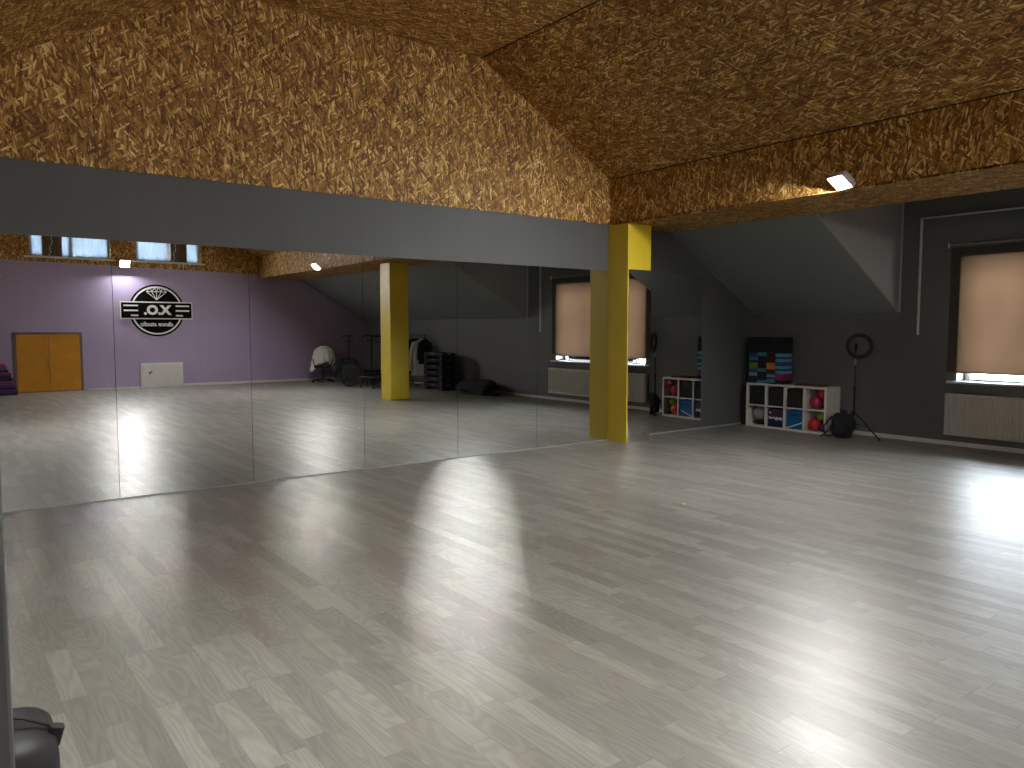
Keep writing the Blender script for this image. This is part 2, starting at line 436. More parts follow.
# right wall with window opening
r = MB(); WT = 0.34
r.box(XR, XR + WT, YB, W0, 0, ZE + 0.05).box(XR, XR + WT, W1, YM, 0, ZE + 0.05)
r.box(XR, XR + WT, W0, W1, 0, WZ0).box(XR, XR + WT, W0, W1, WZ1, ZD + 0.1)
r.box(XR, XR + WT, D0 - 0.05, W0, ZE + 0.05, ZD + 0.1).box(XR, XR + WT, W1, D1 + 0.05, ZE + 0.05, ZD + 0.1)
struct(r.build('wall_right', M['grey']), 'dark grey knee wall with the window and dormer', 'wall')
P = 0.02; PZ = 1.5; q = MB()
q.box(XR - P, XR, 5.16, YM, 0, PZ).box(XR - P, XR, YB, 2.21, 0, PZ)
q.box(XR - P, XR, W1, 5.16, 0, 3.1).box(XR - P, XR, 2.21, W0, 0, 3.1)
q.box(XR - P, XR, W0, W1, 0, WZ0).box(XR - P, XR, W0, W1, WZ1, 3.1)
struct(q.build('wall_right_panelling', M['grey']), 'dark grey raised panelling on the knee wall and round the window', 'wall')
q = MB(); q.box(XR - P - 0.012, XR, 5.16, 5.19, PZ, 3.12)
struct(q.build('trim_2', M['white']), 'white upright corner strip left of the window blind', 'trim')
q = MB(); q.box(XR - P - 0.012, XR, 2.18, 2.21, PZ, 3.12)
struct(q.build('trim_3', M['white']), 'white upright corner strip on the far side of the window', 'trim')
struct(MB().box(XR - P - 0.012, XR, 2.21, 5.16, 3.10, 3.12).build('trim_4', M['white']), 'thin white strip above the window blind', 'trim')
# left side
struct(MB().box(XL - T, XL, YB, YM, 0, ZE + 0.05).build('wall_left', M['grey']), 'dark grey knee wall on the camera side', 'wall')
struct(MB().prism([(XSL, YB, ZS), (XL, YB, ZE), (XL, YM, ZE), (XSL, YM, ZS)], (0, 0, T)).build('ceiling_aisle_left', M['grey_slope_lit']), 'dark grey sloping ceiling over the left aisle', 'ceiling')
# skirtings
struct(MB().box(XR - P - 0.016, XR - P, YB, YM, 0, 0.06, 0.004).build('baseboard_right', M['white']), 'white skirting along the dark grey knee wall', 'baseboard')
struct(MB().box(5.52, XR - P, YB, YB + 0.016, 0, 0.07, 0.004).box(3.2, 4.42, YB, YB + 0.016, 0, 0.03, 0.004).build('baseboard_back', M['white']), 'white skirting along the lilac wall', 'baseboard')
struct(MB().box(0.1, 7.64, YM - 0.020, YM, 0, 0.012, 0.002).box(8.06, XR - P, YM - 0.018, YM, 0, 0.022, 0.003).build('baseboard_front', plain('aluminium strip', (0.33, 0.33, 0.32), 0.4)), 'thin pale strip at the foot of the mirror wall', 'baseboard')

# pillars
def pillar(x0, x1, y0, y1, mat, label):
    t = thing('pillar', ((x0 + x1) / 2, (y0 + y1) / 2, 0), label, 'pillar'); t['kind'] = 'structure'
    hx, hy = (x1 - x0) / 2, (y1 - y0) / 2
    MB().box(-hx, hx, -hy, hy, 0, ZS - 0.012, 0.006).build('shaft', mat, t)
    return t, hx, hy
p1, hx, hy = pillar(7.655, 8.11, 7.49, YM, M['yellow'], 'yellow square pillar against the mirror wall with a mirror strip')
MB().box(-hx + 0.01, hx + 0.005, -hy - 0.008, -hy, 0.0, 2.40, 0.002).build('mirror_strip', M['mirror'], p1)
for s in (-1, 1):
    MB().lathe([(0.008, -0.002), (0.008, 0.003), (0.002, 0.005)], seg=10, mat=Matrix.Rotation(PI / 2, 4, 'X')).build('screw', M['black'], p1, loc=(s * 0.11, -hy - 0.01, 0.1))
p2, hx, hy = pillar(8.09, 8.55, 0.14, 0.59, M['yellow'], 'free-standing yellow square pillar in front of the coat rack')
MB().box(-hx + 0.004, hx - 0.004, hy, hy + 0.010, 0.01, 1.98, 0.003).build('casing_board', M['yellow'], p2)
pillar(-0.39, 0.072, 1.30, 1.72, M['grey'], 'dark grey square pillar edge at the extreme left')

# mirrors
MX = [0.10, 1.352, 2.603, 3.862, 5.117, 6.362, 7.65]
names = ['mirror panel at the left end with the orange doors in it', 'mirror panel showing the round black sign', 'mirror panel showing the draped white cloth and bare lilac wall',
         'mirror panel showing the free-standing yellow pillar', 'mirror panel showing the stepped dark cheek and black pile', 'mirror panel beside the yellow pillar showing the window blind']
for i in range(6):
    x0, x1 = MX[i] + 0.002, MX[i + 1] - 0.002
    y0 = YM - 0.012
    o = MB().box(x0, x1, y0, YM - 0.002, 0.012, 2.40).build('mirror', M['mirror'])
    tag(o, 'tall frameless ' + names[i], 'mirror', 'mirror panels along the front wall')
o = MB().box(8.45, 9.70, YM - 0.014, YM - 0.002, 0.024, 2.41).build('mirror', M['mirror'])
tag(o, 'tall frameless mirror panel right of the yellow pillar showing the cube shelf', 'mirror', 'mirror panels along the front wall')

# ------------------------------------------------------------------ windows
def window_frame(x0, x1, z0, z1, mull, name, label, axis):
    """frame in local coords: u across, z up; axis 'y' = lies in yz plane"""
    t = thing(name, (0, 0, 0), label, 'window'); t['kind'] = 'structure'
    def bx(mb, u0, u1, a, b, d0, d1, bv=0.004):
        if axis == 'y': mb.box(d0, d1, u0, u1, a, b, bv)
        else: mb.box(u0, u1, d0, d1, a, b, bv)
    return t, bx
wt, bx = window_frame(W0, W1, WZ0, WZ1, 1, 'window_1', 'white framed window behind the peach roller blind', 'y')
m = MB(); d0, d1 = XR + 0.24, XR + 0.30
bx(m, W0, W0 + 0.06, WZ0, WZ1, d0, d1); bx(m, W1 - 0.06, W1, WZ0, WZ1, d0, d1)
bx(m, W0 + 0.06, W1 - 0.06, WZ0, WZ0 + 0.022, d0, d1); bx(m, W0 + 0.06, W1 - 0.06, WZ1 - 0.06, WZ1, d0, d1)
bx(m, (W0 + W1) / 2 - 0.04, (W0 + W1) / 2 + 0.04, WZ0 + 0.06, WZ1 - 0.06, d0, d1)
m.build('window_frame', M['white'], wt)
for a_, b_ in ((W0 + 0.06, (W0 + W1) / 2 - 0.04), ((W0 + W1) / 2 + 0.04, W1 - 0.06)):
    MB().box(XR + 0.265, XR + 0.272, a_, b_, WZ0 + 0.022, WZ1 - 0.06).build('pane', M['glass'], wt)
MB().box(XR - 0.10, XR + 0.24, W0 - 0.1, W1 + 0.1, WZ0 - 0.035, WZ0 + 0.0, 0.006).build('window_sill', M['white'], wt)
# blind
bl = thing('roller_blind', (XR - 0.03, 3.69, 0), 'peach roller blind lowered over the window above the radiator', 'blind')
def fold(u, v):
    return Vector((0.004 * math.sin(u * 9), -1.08 + 2.16 * u, 1.0 + v * 1.675))
o = MB().grid(fold, 24, 12).build('fabric', M['blind'], bl, smooth=True)
MB().tube([(0, -1.10, 2.715), (0, 1.10, 2.715)], 0.014).build('rod', M['greymetal'], bl)
MB().tube([(0, -1.08, 0.998), (0, 1.08, 0.998)], 0.010).build('bottom_bar', M['doorframe'], bl)
for yy in (-1.11, 1.11):
    MB().box(-0.012, 0.012, yy - 0.012, yy + 0.012, 2.69, 2.74, 0.003).box(-0.02, 0.012, yy - 0.005, yy + 0.005, 2.67, 2.70).build('bracket', M['white'], bl)
# upper back windows with curtains
for wi, (x0, x1) in enumerate(wins):
    t, bx = window_frame(x0, x1, UZ0, UZ1, 1, 'window_%d' % (wi + 2), ['white framed gable window above the orange doors', 'white framed gable window above the round sign'][wi], 'x')
    m = MB(); e0, e1 = YB - 0.16, YB - 0.10
    cuts = [x0, x0 + 0.62, x0 + 0.98, x1] if wi == 0 else [x0, x0 + 0.72, x0 + 1.02, x1]
    for cx_, wd in zip([x0, (x0 + x1) / 2 - 0.05, x1 - 0.07], (0.07, 0.1, 0.07)):
        bx(m, cx_, cx_ + wd, UZ0, UZ1, e0, e1)
    bx(m, x0, x1, UZ0, UZ0 + 0.06, e0, e1); bx(m, x0, x1, UZ1 - 0.06, UZ1, e0, e1)
    m.build('window_frame', M['white'], t)
    MB().box(x0 + 0.07, (x0 + x1) / 2 - 0.05, YB - 0.135, YB - 0.128, UZ0 + 0.06, UZ1 - 0.06).build('pane', M['glass'], t)
    MB().box((x0 + x1) / 2 + 0.05, x1 - 0.07, YB - 0.135, YB - 0.128, UZ0 + 0.06, UZ1 - 0.06).build('pane', M['glass'], t)
    MB().box(x0 - 0.12, x1 + 0.1, YB - 0.1, YB + 0.10, UZ0 - 0.04, UZ0, 0.006).build('window_sill', M['white'], t)
def curtain(x0, x1, z0, z1, y, mat, label, waves, amp, grp=None, tie=0.0, name='curtain'):
    def fn(u, v):
        xx = x0 + (x1 - x0) * u
        pinch = 1 - tie * math.sin(PI * min(1, max(0, 1 - v))) if tie else 1
        xx = x0 + (xx - x0) * pinch
        return Vector((xx, y + amp * math.sin(u * waves * 2 * PI + 2 * v), z0 + (z1 - z0) * v))
    o = MB().grid(fn, waves * 10, 8).build(name, mat, smooth=True)
    return tag(o, label, 'curtain', grp)
curtain(2.60, 3.82, 3.375, 4.345, YB - 0.07, M['sheer'], 'white sheer curtain in the right half of the window over the orange doors', 8, 0.015)
curtain(2.035, 2.56, 3.375, 4.345, YB - 0.07, M['sheer'], 'narrow white sheer curtain at the left edge of the window over the orange doors', 4, 0.02)
curtain(2.30, 2.74, 3.39, 4.34, YB - 0.03, M['curtain_brown'], 'brown curtain panel in the window over the orange doors', 4, 0.012)
curtain(4.44, 5.34, 3.375, 4.345, YB - 0.07, M['sheer'], 'white sheer curtain in the left half of the window over the round sign', 5, 0.02)
curtain(5.30, 5.72, 3.39, 4.34, YB - 0.03, M['curtain_brown'], 'brown curtain panel in the window over the round sign', 4, 0.012)
curtain(5.40, 6.06, 3.375, 4.345, YB - 0.07, M['sheer'], 'narrow white sheer curtain at the right edge of the window over the round sign', 2, 0.02)
def bead_string(x0, x1, label):
    mb = MB()
    for k in range(14):
        f = k / 13; mb.blob((x0 + (x1 - x0) * f + 0.02 * math.sin(k * 1.7), YB + 0.003, 3.42 + 0.85 * f), (0.017, 0.012, 0.026), sub=1)
    tag(mb.build('bead_string', M['signwhite'], smooth=True), label, 'garland')
bead_string(2.46, 2.60, 'white beaded strand on the brown curtain over the orange doors')
bead_string(5.36, 5.50, 'white beaded strand on the brown curtain over the round sign')

# ------------------------------------------------------------------ radiator
def radiator():
    t = thing('radiator', (XR - P, 3.67, 0.15), 'cream ribbed panel radiator on the dark wall under the blind', 'radiator')
    m = MB(); y0, y1 = -1.06, 1.06; n = 44
    ys = [y0 + (y1 - y0) * i / (n * 4) for i in range(n * 4 + 1)]
    def fn(u, v):
        i = int(round(u * n * 4)); k = i % 4
        x = -0.106 if k in (0, 1) else -0.090
        if v in (0.0, 1.0): x = -0.10
        return Vector((x, ys[i], 0.02 + 0.52 * v))
    m.grid(fn, n * 4, 14)
    m.box(-0.092, -0.03, y0, y1, 0.0, 0.56, 0.008)
    m.build('panel', M['radiator'], t)
    MB().box(-0.106, -0.03, y0 - 0.002, y1 + 0.002, 0.545, 0.565, 0.005).build('top_grille', M['radiator'], t)
    for s in (-1, 1): MB().box(-0.108, -0.03, s * 1.06 - 0.006, s * 1.06 + 0.006, 0.0, 0.56, 0.004).build('side_cover', M['radiator'], t)
    for s in (-0.7, 0.7): MB().box(-0.03, 0.0, s - 0.02, s + 0.02, 0.1, 0.5).build('wall_bracket', M['white'], t)
radiator()

# ------------------------------------------------------------------ floodlights
def floodlight(loc, direction, label, rod, hood=False):
    """lens looks along direction; rod = anchor point in world"""
    t = thing('floodlight', loc, label, 'lamp', 'bright floodlights')
    d = Vector(direction).normalized()
    up = Vector((0, 0, 1)); rt = d.cross(up).normalized(); u2 = rt.cross(d)
    R = Matrix((rt, d, u2)).transposed().to_4x4()
    def put(mb): bmesh.ops.transform(mb.bm, matrix=R, verts=mb.bm.verts); return mb
    hw, hh = 0.12, 0.095
    m = MB().box(-hw, hw, -0.06, -0.002, -hh, hh, 0.01)
    for k in range(7): m.box(-0.09 + k * 0.03 - 0.004, -0.09 + k * 0.03 + 0.004, -0.085, -0.06, -0.07, 0.07)
    put(m).build('housing', M['lampbody'], t)
    lw, lh = hw - 0.014, hh - 0.014
    put(MB().box(-lw, lw, -0.004, 0.001, -lh, lh)).build('lens', M['lens'], t)
    put(MB().box(-hw, hw, -0.002, 0.004, lh, hh).box(-hw, hw, -0.002, 0.004, -hh, -lh).box(-hw, -lw, -0.002, 0.004, -lh, lh).box(lw, hw, -0.002, 0.004, -lh, lh)).build('bezel', M['lampbody'], t)
    # added hood, keeps the lens light off the ceiling
    if hood: put(MB().box(-hw, hw, -0.01, 0.13, hh, hh + 0.006, 0.001).box(-hw - 0.004, -hw, -0.01, 0.11, 0.0, hh + 0.004, 0.001).box(hw, hw + 0.004, -0.01, 0.11, 0.0, hh + 0.004, 0.001)).build('hood', M['lampbody'], t)
    a = Vector(rod) - Vector(loc)
    b = R.to_3x3() @ Vector((-0.13, -0.03, 0)); c = R.to_3x3() @ Vector((0.13, -0.03, 0))
    n = a.normalized() * -0.04
    MB().tube([b, b * 0.9 + a * 0.8, a * 0.97 + (b - c) * 0.25, a], 0.007, 8).tube([c, c * 0.9 + a * 0.8, a * 0.97 + (c - b) * 0.25, a], 0.007, 8).build('bracket', M['lampbody'], t)
    return t
floodlight((7.55, 4.38, 3.09), (-0.75, 0.32, -0.95), 'lit white floodlight on the strand board beam above the window side', (7.655, 4.40, 3.17))
floodlight((7.53, -2.1, 3.07), (-0.8, 0.0, -0.9), 'lit white floodlight on the beam toward the lilac wall', (7.655, -2.1, 3.15))
floodlight((0.33, 2.1, 3.10), (0.8, 0.1, -0.95), 'added unseen floodlight on the camera-side beam, lighting the near floor', (0.205, 2.1, 3.15), True)  # added out of view to brighten the foreground floor
floodlight((4.13, YB + 0.16, 3.26), (0, 1.0, -0.6), 'lit white floodlight between the two gable windows', (4.13, YB, 3.30))

# ------------------------------------------------------------------ orange double door, hatch
dr = thing('door_1', (2.355, YB, 0), 'low orange double door in the lilac wall', 'door'); dr['kind'] = 'structure'
MB().box(-0.74, -0.685, -0.0, 0.035, 0, 1.49, 0.004).box(0.685, 0.74, 0, 0.035, 0, 1.49, 0.004).box(-0.74, 0.74, 0, 0.035, 1.435, 1.49, 0.004).build('door_frame', M['doorframe'], dr)
for s in (-1, 1):
    x0, x1 = (0.004, 0.683) if s > 0 else (-0.683, -0.004)
    lf = MB().box(x0, x1, 0.0, 0.03, 0.015, 1.433, 0.004).build('door_leaf', M['orange'], dr)
    MB().box(x0, x0 + 0.07, 0.03, 0.036, 0.02, 1.43, 0.002).box(x1 - 0.07, x1, 0.03, 0.036, 0.02, 1.43, 0.002).box(x0 + 0.07, x1 - 0.07, 0.03, 0.036, 0.02, 0.09, 0.002).box(x0 + 0.07, x1 - 0.07, 0.03, 0.036, 1.36, 1.43, 0.002).build('moulding', M['orange'], lf)
MB().box(-0.05, -0.025, 0.036, 0.044, 0.62, 0.82, 0.003).tube([(-0.037, 0.04, 0.76), (-0.037, 0.09, 0.76), (-0.13, 0.09, 0.76)], 0.008).build('door_handle', M['greymetal'], dr)
ht = thing('access_hatch', (4.975, YB, 0), 'white access hatch at the foot of the lilac wall under the round sign', 'hatch')
MB().box(-0.535, 0.535, 0.0, 0.05, 0.0, 0.65, 0.004).build('frame', M['white'], ht)
MB().box(-0.50, 0.50, 0.05, 0.062, 0.035, 0.615, 0.004).build('door', M['white'], ht)
MB().box(-0.33, -0.29, 0.062, 0.075, 0.36, 0.42, 0.004).build('latch', M['black'], ht)
MB().box(-0.29, -0.25, 0.062, 0.068, 0.40, 0.46, 0.004).build('latch', M['greymetal'], ht)

# ------------------------------------------------------------------ round sign
sg = thing('wall_sign', (4.905, YB, 2.065), 'round black and white dance studio sign with crossing banner on the lilac wall', 'sign')
RX = Matrix.Rotation(-PI / 2, 4, 'X')   # local z -> +y
def disc(name, r0, d0, d1, mat):
    MB().lathe([(r0, d0), (r0, d1)], seg=72, mat=RX).build(name, mat, sg)
disc('board', 0.695, 0.001, 0.012, M['ink'])
n = 72
for sgn in (1, -1):
    mb = MB()
    for k in range(n):
        a0, a1 = 2 * PI * k / n, 2 * PI * (k + 1) / n
        if math.sin((a0 + a1) / 2) * 0.63 * sgn < 0.19: continue
        mb.prism([(0.645 * math.cos(a0), 0.012, 0.645 * math.sin(a0)), (0.645 * math.cos(a1), 0.012, 0.645 * math.sin(a1)),
                  (0.605 * math.cos(a1), 0.012, 0.605 * math.sin(a1)), (0.605 * math.cos(a0), 0.012, 0.605 * math.sin(a0))], (0, 0.003, 0))
    bmesh.ops.remove_doubles(mb.bm, verts=mb.bm.verts, dist=1e-5)
    mb.build('ring', M['signwhite'], sg)
MB().box(-0.905, 0.905, 0.012, 0.018, -0.235, 0.235).build('banner_border', M['signwhite'], sg)
MB().box(-0.88, 0.88, 0.018, 0.022, -0.205, 0.205).build('banner', M['ink'], sg)
for s in (-1, 1):
    for z, l0, l1 in ((0.125, 0.47, 0.82), (-0.005, 0.47, 0.82), (-0.135, 0.47, 0.65)):
        MB().box(min(s * l0, s * l1), max(s * l0, s * l1), 0.022, 0.025, z - 0.02, z + 0.02).build('stripe', M['signwhite'], sg)
mb = MB()
top, mid, bot = 0.60, 0.50, 0.285
tp = [(-0.15, top), (-0.05, top + 0.0), (0.05, top), (0.15, top)]; md = [(-0.25, mid), (-0.12, mid), (0, mid), (0.12, mid), (0.25, mid)]
segs = [(tp[0], tp[3]), (md[0], md[4]), (tp[0], md[0]), (tp[3], md[4]), (md[0], (0, bot)), (md[4], (0, bot)), (md[1], (0, bot)), (md[3], (0, bot)), (md[2], (0, bot)),
        (tp[0], md[1]), (tp[1], md[1]), (tp[1], md[2]), (tp[2], md[2]), (tp[2], md[3]), (tp[3], md[3])]
for a_, b_ in segs: mb.tube([(a_[0], 0.013, a_[1]), (b_[0], 0.013, b_[1])], 0.0075, 4)
mb.build('diamond', M['signwhite'], sg)
def lettering(txt, size, z, bold, shear, parent, name, y, sx=1.0):
    cu = bpy.data.curves.new(name, 'FONT'); cu.body = txt; cu.size = size; cu.align_x = 'CENTER'; cu.align_y = 'CENTER'
    cu.extrude = 0.002; cu.offset = bold; cu.shear = shear; cu.resolution_u = 3
    tmp = bpy.data.objects.new('tmp_text', cu); C.objects.link(tmp)
    dg = bpy.context.evaluated_depsgraph_get(); dg.update()
    me = bpy.data.meshes.new_from_object(tmp.evaluated_get(dg)); me.name = name
    bpy.data.objects.remove(tmp)
    me.materials.clear(); me.materials.append(M['signwhite'])
    o = bpy.data.objects.new(name, me); C.objects.link(o); o.parent = parent
    o.rotation_euler = (PI / 2, 0, PI); o.location = (0, y, z); o.scale = (sx, 1, 1)
lettering('X.O.', 0.33, 0.0, 0.017, 0.0, sg, 'lettering', 0.024, 1.02)
lettering('dance studio', 0.16, -0.37, 0.004, 0.35, sg, 'lettering', 0.014)

# ------------------------------------------------------------------ cube shelf and contents
SX, SY0, SY1, SH = 10.60, 6.26, 7.67, 0.71
sh = thing('cube_shelf', (SX, SY0, 0), 'white cube shelf of eight compartments against the dark wall by the corner', 'shelf')
SD = 0.39; W = SY1 - SY0; th = 0.032
MB().box(0, SD, 0, W, 0.0, th, 0.002).build('bottom_board', M['shelf'], sh)
MB().box(0, SD, 0, W, SH - th, SH, 0.002).build('top_board', M['shelf'], sh)
MB().box(0.002, SD - 0.002, 0.02, W - 0.02, SH / 2 - 0.011, SH / 2 + 0.011, 0.001).build('middle_board', M['shelf'], sh)
MB().box(0, SD, 0, th, th, SH - th, 0.002).build('side_board', M['shelf'], sh)
MB().box(0, SD, W - th, W, th, SH - th, 0.002).build('side_board', M['shelf'], sh)
cw = (W - 2 * th) / 4
for k in (1, 2, 3): MB().box(0.002, SD - 0.002, th + k * cw - 0.016, th + k * cw + 0.016, th, SH - th, 0.001).build('divider', M['shelf'], sh)
def cell(c, r):   # c 0..3 from the camera end (y small = right in photo); r 0 bottom
    y0 = SY0 + th + c * cw + (0.016 if c else 0); y1 = SY0 + th + (c + 1) * cw - (0.016 if c < 3 else 0)
    z0 = th if r == 0 else SH / 2 + 0.011; z1 = SH / 2 - 0.011 if r == 0 else SH - th
    return y0, y1, z0, z1
def ball(x, y, z, r, col, cname, label):
    o = MB().lathe([(r * math.sin(a), -r * math.cos(a)) for a in [PI * i / 16 for i in range(17)]], seg=28).build('ball', cmat('ball ' + cname, col, 0.35), smooth=True)
    o.location = (x, y, z)
    tag(o, label, 'ball', 'exercise balls in the cube shelf')
y0, y1, z0, z1 = cell(0, 1)
ball(SX + 0.115, y0 + 0.195, z0 + 0.103, 0.103, (0.40, 0.02, 0.09), 'crimson', 'large crimson exercise ball in the upper compartment of the cube shelf')
ball(SX + 0.08, y0 + 0.078, z0 + 0.238, 0.066, (0.5, 0.02, 0.03), 'red', 'bright red ball wedged high in the upper ball compartment')
ball(SX + 0.29, y0 + 0.14, z0 + 0.24, 0.06, (0.09, 0.012, 0.03), 'maroon', 'dark maroon ball behind the crimson ball in the shelf')
y0, y1, z0, z1 = cell(0, 0)
ball(SX + 0.10, y0 + 0.205, z0 + 0.098, 0.098, (0.60, 0.03, 0.03), 'scarlet', 'scarlet ball on the bottom of the lower ball compartment')
ball(SX + 0.14, y0 + 0.115, z0 + 0.236, 0.070, (0.20, 0.42, 0.03), 'green', 'green ball on top in the lower ball compartment')
ball(SX + 0.09, y0 + 0.062, z0 + 0.06, 0.058, (0.05, 0.02, 0.05), 'plum', 'dark plum ball low in the corner of the ball compartment')
def fabric_bin(c, r, col, cname, label, inset=0.03):
    y0, y1, z0, z1 = cell(c, r); g_ = 0.012
    t = thing('storage_bin', (SX + inset, (y0 + y1) / 2, z0), label, 'storage bin')
    hw = (y1 - y0) / 2 - g_; hh = (z1 - z0) - 0.025; m_ = cmat(cname, col, 0.85, bump=0.3)
    b = MB().box(0, 0.02, -hw, hw, 0, hh, 0.004).box(0.02, 0.33, -hw, -hw + 0.012, 0, hh, 0.002).box(0.02, 0.33, hw - 0.012, hw, 0, hh, 0.002).box(0.31, 0.33, -hw, hw, 0, hh, 0.002).box(0.0, 0.33, -hw, hw, 0, 0.015)
    b.build('body', m_, t)
    MB().box(-0.006, 0.0, -0.05, 0.05, hh * 0.72, hh * 0.8, 0.002).build('handle', M['black'], t)
    return t, hw, hh
fabric_bin(3, 1, (0.012, 0.012, 0.014), 'black bin', 'black storage bin in the top compartment nearest the corner')
fabric_bin(2, 1, (0.014, 0.013, 0.013), 'soft black bin', 'black storage bin in the top row, second from the corner')
fabric_bin(1, 1, (0.014, 0.011, 0.010), 'brown black bin', 'brownish black storage bin in the top row beside the red balls')
t, hw, hh = fabric_bin(1, 0, (0.008, 0.11, 0.34), 'blue bin', 'blue storage bin with a slanting white stripe, bottom row')
MB().prism([(-0.004, -hw + 0.01, 0.10), (-0.004, -hw + 0.01, 0.118), (-0.004, hw - 0.01, 0.018), (-0.004, hw - 0.01, 0.0)], (0.003, 0, 0)).build('stripe', M['white'], t)
t, hw, hh = fabric_bin(2, 0, (0.010, 0.02, 0.075), 'navy bin', 'navy storage bin with purple and white pattern, bottom row')
MB().box(-0.004, 0, -hw + 0.02, hw - 0.06, 0.17, 0.27, 0.001).build('purple_patch', cmat('purple print', (0.09, 0.015, 0.07)), t)
m = MB(); random.seed(3)
for k in range(9):
    yy = -hw + 0.02 + k * (2 * hw - 0.04) / 9; m.box(-0.005, 0, yy, yy + 0.024, 0.125 + random.uniform(-.02, .01), 0.155 + random.uniform(-0.005, .01))
m.build('white_pattern', M['white'], t)
MB().box(-0.006, -0.004, hw - 0.06, hw - 0.03, 0.21, 0.235).build('white_dot', M['white'], t)
# bottom-left: white ball over dark cloth
y0, y1, z0, z1 = cell(3, 0)
o = MB().blob((0, 0, 0.035), (0.12, 0.125, 0.035), 0.25, 3, 3, flat=0.0).build('folded_cloth', M['blackcloth'], smooth=True)
o.location = (SX + 0.17, (y0 + y1) / 2, z0); tag(o, 'crumpled dark cloth under the pale ball in the shelf corner', 'cloth')
ball(SX + 0.16, (y0 + y1) / 2 + 0.02, z0 + 0.085 + 0.095, 0.118, (0.30, 0.30, 0.29), 'pale grey', 'pale grey ball in the bottom compartment nearest the corner')

# pile of foam blocks / folded mats on the shelf
PAL = {'black': (0.008, 0.008, 0.012), 'blue': (0.01, 0.09, 0.22), 'pale blue': (0.16, 0.36, 0.46), 'teal': (0.05, 0.24, 0.28), 'green': (0.12, 0.27, 0.02), 'navy': (0.008, 0.012, 0.04),
       'orange': (0.55, 0.24, 0.03), 'dark red': (0.05, 0.006, 0.010), 'magenta': (0.28, 0.015, 0.12)}
cols = {
 0: (7.50, 7.66, [(620, 545, 'navy'), (545, 508, 'pale blue'), (508, 468, 'blue'), (468, 400, 'green'), (400, 378, 'navy'), (378, 345, 'teal'), (345, 300, 'blue'), (300, 215, 'black'), (215, 125, 'black')]),
 1: (7.335, 7.495, [(622, 590, 'teal'), (590, 497, 'navy'), (497, 462, 'teal'), (462, 330, 'black'), (330, 290, 'teal'), (290, 210, 'black'), (210, 125, 'black')]),
 2: (7.175, 7.33, [(625, 612, 'black'), (612, 572, 'teal'), (572, 555, 'navy'), (555, 522, 'pale blue'), (522, 472, 'dark red'), (472, 400, 'orange'), (400, 290, 'dark red'), (290, 210, 'black'), (210, 125, 'black')]),
 3: (7.015, 7.17, [(632, 585, 'black'), (585, 520, 'magenta'), (520, 490, 'pale blue'), (490, 465, 'blue'), (465, 438, 'pale blue'), (438, 392, 'blue'), (392, 360, 'pale blue'), (360, 337, 'blue'), (337, 303, 'pale blue'), (303, 215, 'black'), (215, 125, 'black')]),
}
place = ['corner column', 'second column from the corner', 'third column from the corner', 'column farthest from the corner']
order = ['bottom', 'second', 'third', 'fourth', 'fifth', 'sixth', 'seventh', 'eighth', 'ninth', 'tenth', 'topmost']
for c, (ya, yb_, lst) in cols.items():
    bot_v = lst[0][0]; z = SH + 0.001; k_ = 0.745 / (bot_v - 125)
    for i, (v0, v1, cn) in enumerate(lst):
        h = (v0 - v1) * k_
        jit = (i * 37 % 7) * 0.002
        wide = c == 3
        o = MB().box(jit, 0.235 + jit, ya, yb_, 0, h - 0.0015, min(0.008, h * 0.3)).build('folded_mat' if wide else 'foam_block', cmat('foam ' + cn, PAL[cn], 0.8))
        o.location = (SX + 0.03, 0, z); z += h
        od = 'topmost' if i == len(lst) - 1 else order[i]
        nm = 'folded mat' if wide else 'foam block'
        tag(o, '%s %s on cube shelf, %s, %s' % (cn, nm, place[c], od if od in ('topmost', 'bottom') else od + ' up'), 'mat' if wide else 'block', 'coloured blocks and mats piled on the cube shelf')
# thin reddish mat on top
o = MB().box(0, 0.30, 0, 0.42, 0, 0.022, 0.006).build('folded_mat', cmat('dull red mat', (0.14, 0.035, 0.03), 0.8)); o.location = (SX + 0.04, 6.42, SH)
tag(o, 'thin dull red mat lying flat on the cube shelf', 'mat')
# narrow dark red mat standing between shelf and corner
o = MB().box(0, 0.02, 0, 0.14, 0, 0.66, 0.008).build('rolled_mat', cmat('black red mat', (0.03, 0.006, 0.012), 0.8)); o.location = (SX + 0.1, 7.69, 0)
tag(o, 'dark upright mat squeezed between the cube shelf and corner', 'mat')

# ring light
rl = thing('ring_light', (10.77, 5.92, 0), 'black ring light on a tripod beside the cube shelf', 'ring light')
n_ = Vector((-0.86, -0.5, 0.05)).normalized()
MB().torus((0.0, -0.05, 1.335), 0.160, 0.028, n_, 48, 10).build('ring', M['black'], rl, smooth=True)
MB().torus(Vector((0, -0.05, 1.335)) + n_ * 0.016, 0.160, 0.018, n_, 48, 8).build('diffuser', cmat('smoky diffuser', (0.022, 0.022, 0.022), 0.5), rl, smooth=True)
MB().tube([(0, 0, 0.30), (0, 0, 0.72)], 0.013).tube([(0, 0, 0.70), (0, 0, 1.10)], 0.009).build('pole', M['blackmetal'], rl)
MB().lathe([(0.02, 0.68), (0.02, 0.74)], seg=12).build('collar', M['black'], rl)
MB().lathe([(0.018, 1.06), (0.018, 1.10), (0.010, 1.12), (0.010, 1.16)], seg=12).build('tilt_head', M['greymetal'], rl)
MB().tube([(0, 0, 1.15), (0, 0, 1.33)], 0.006, 6).box(-0.02, 0.02, -0.012, 0.012, 1.27, 1.37, 0.004).build('phone_holder', M['black'], rl)
MB().lathe([(0.024, 0.34), (0.024, 0.40)], seg=12).build('leg_hub', M['black'], rl)
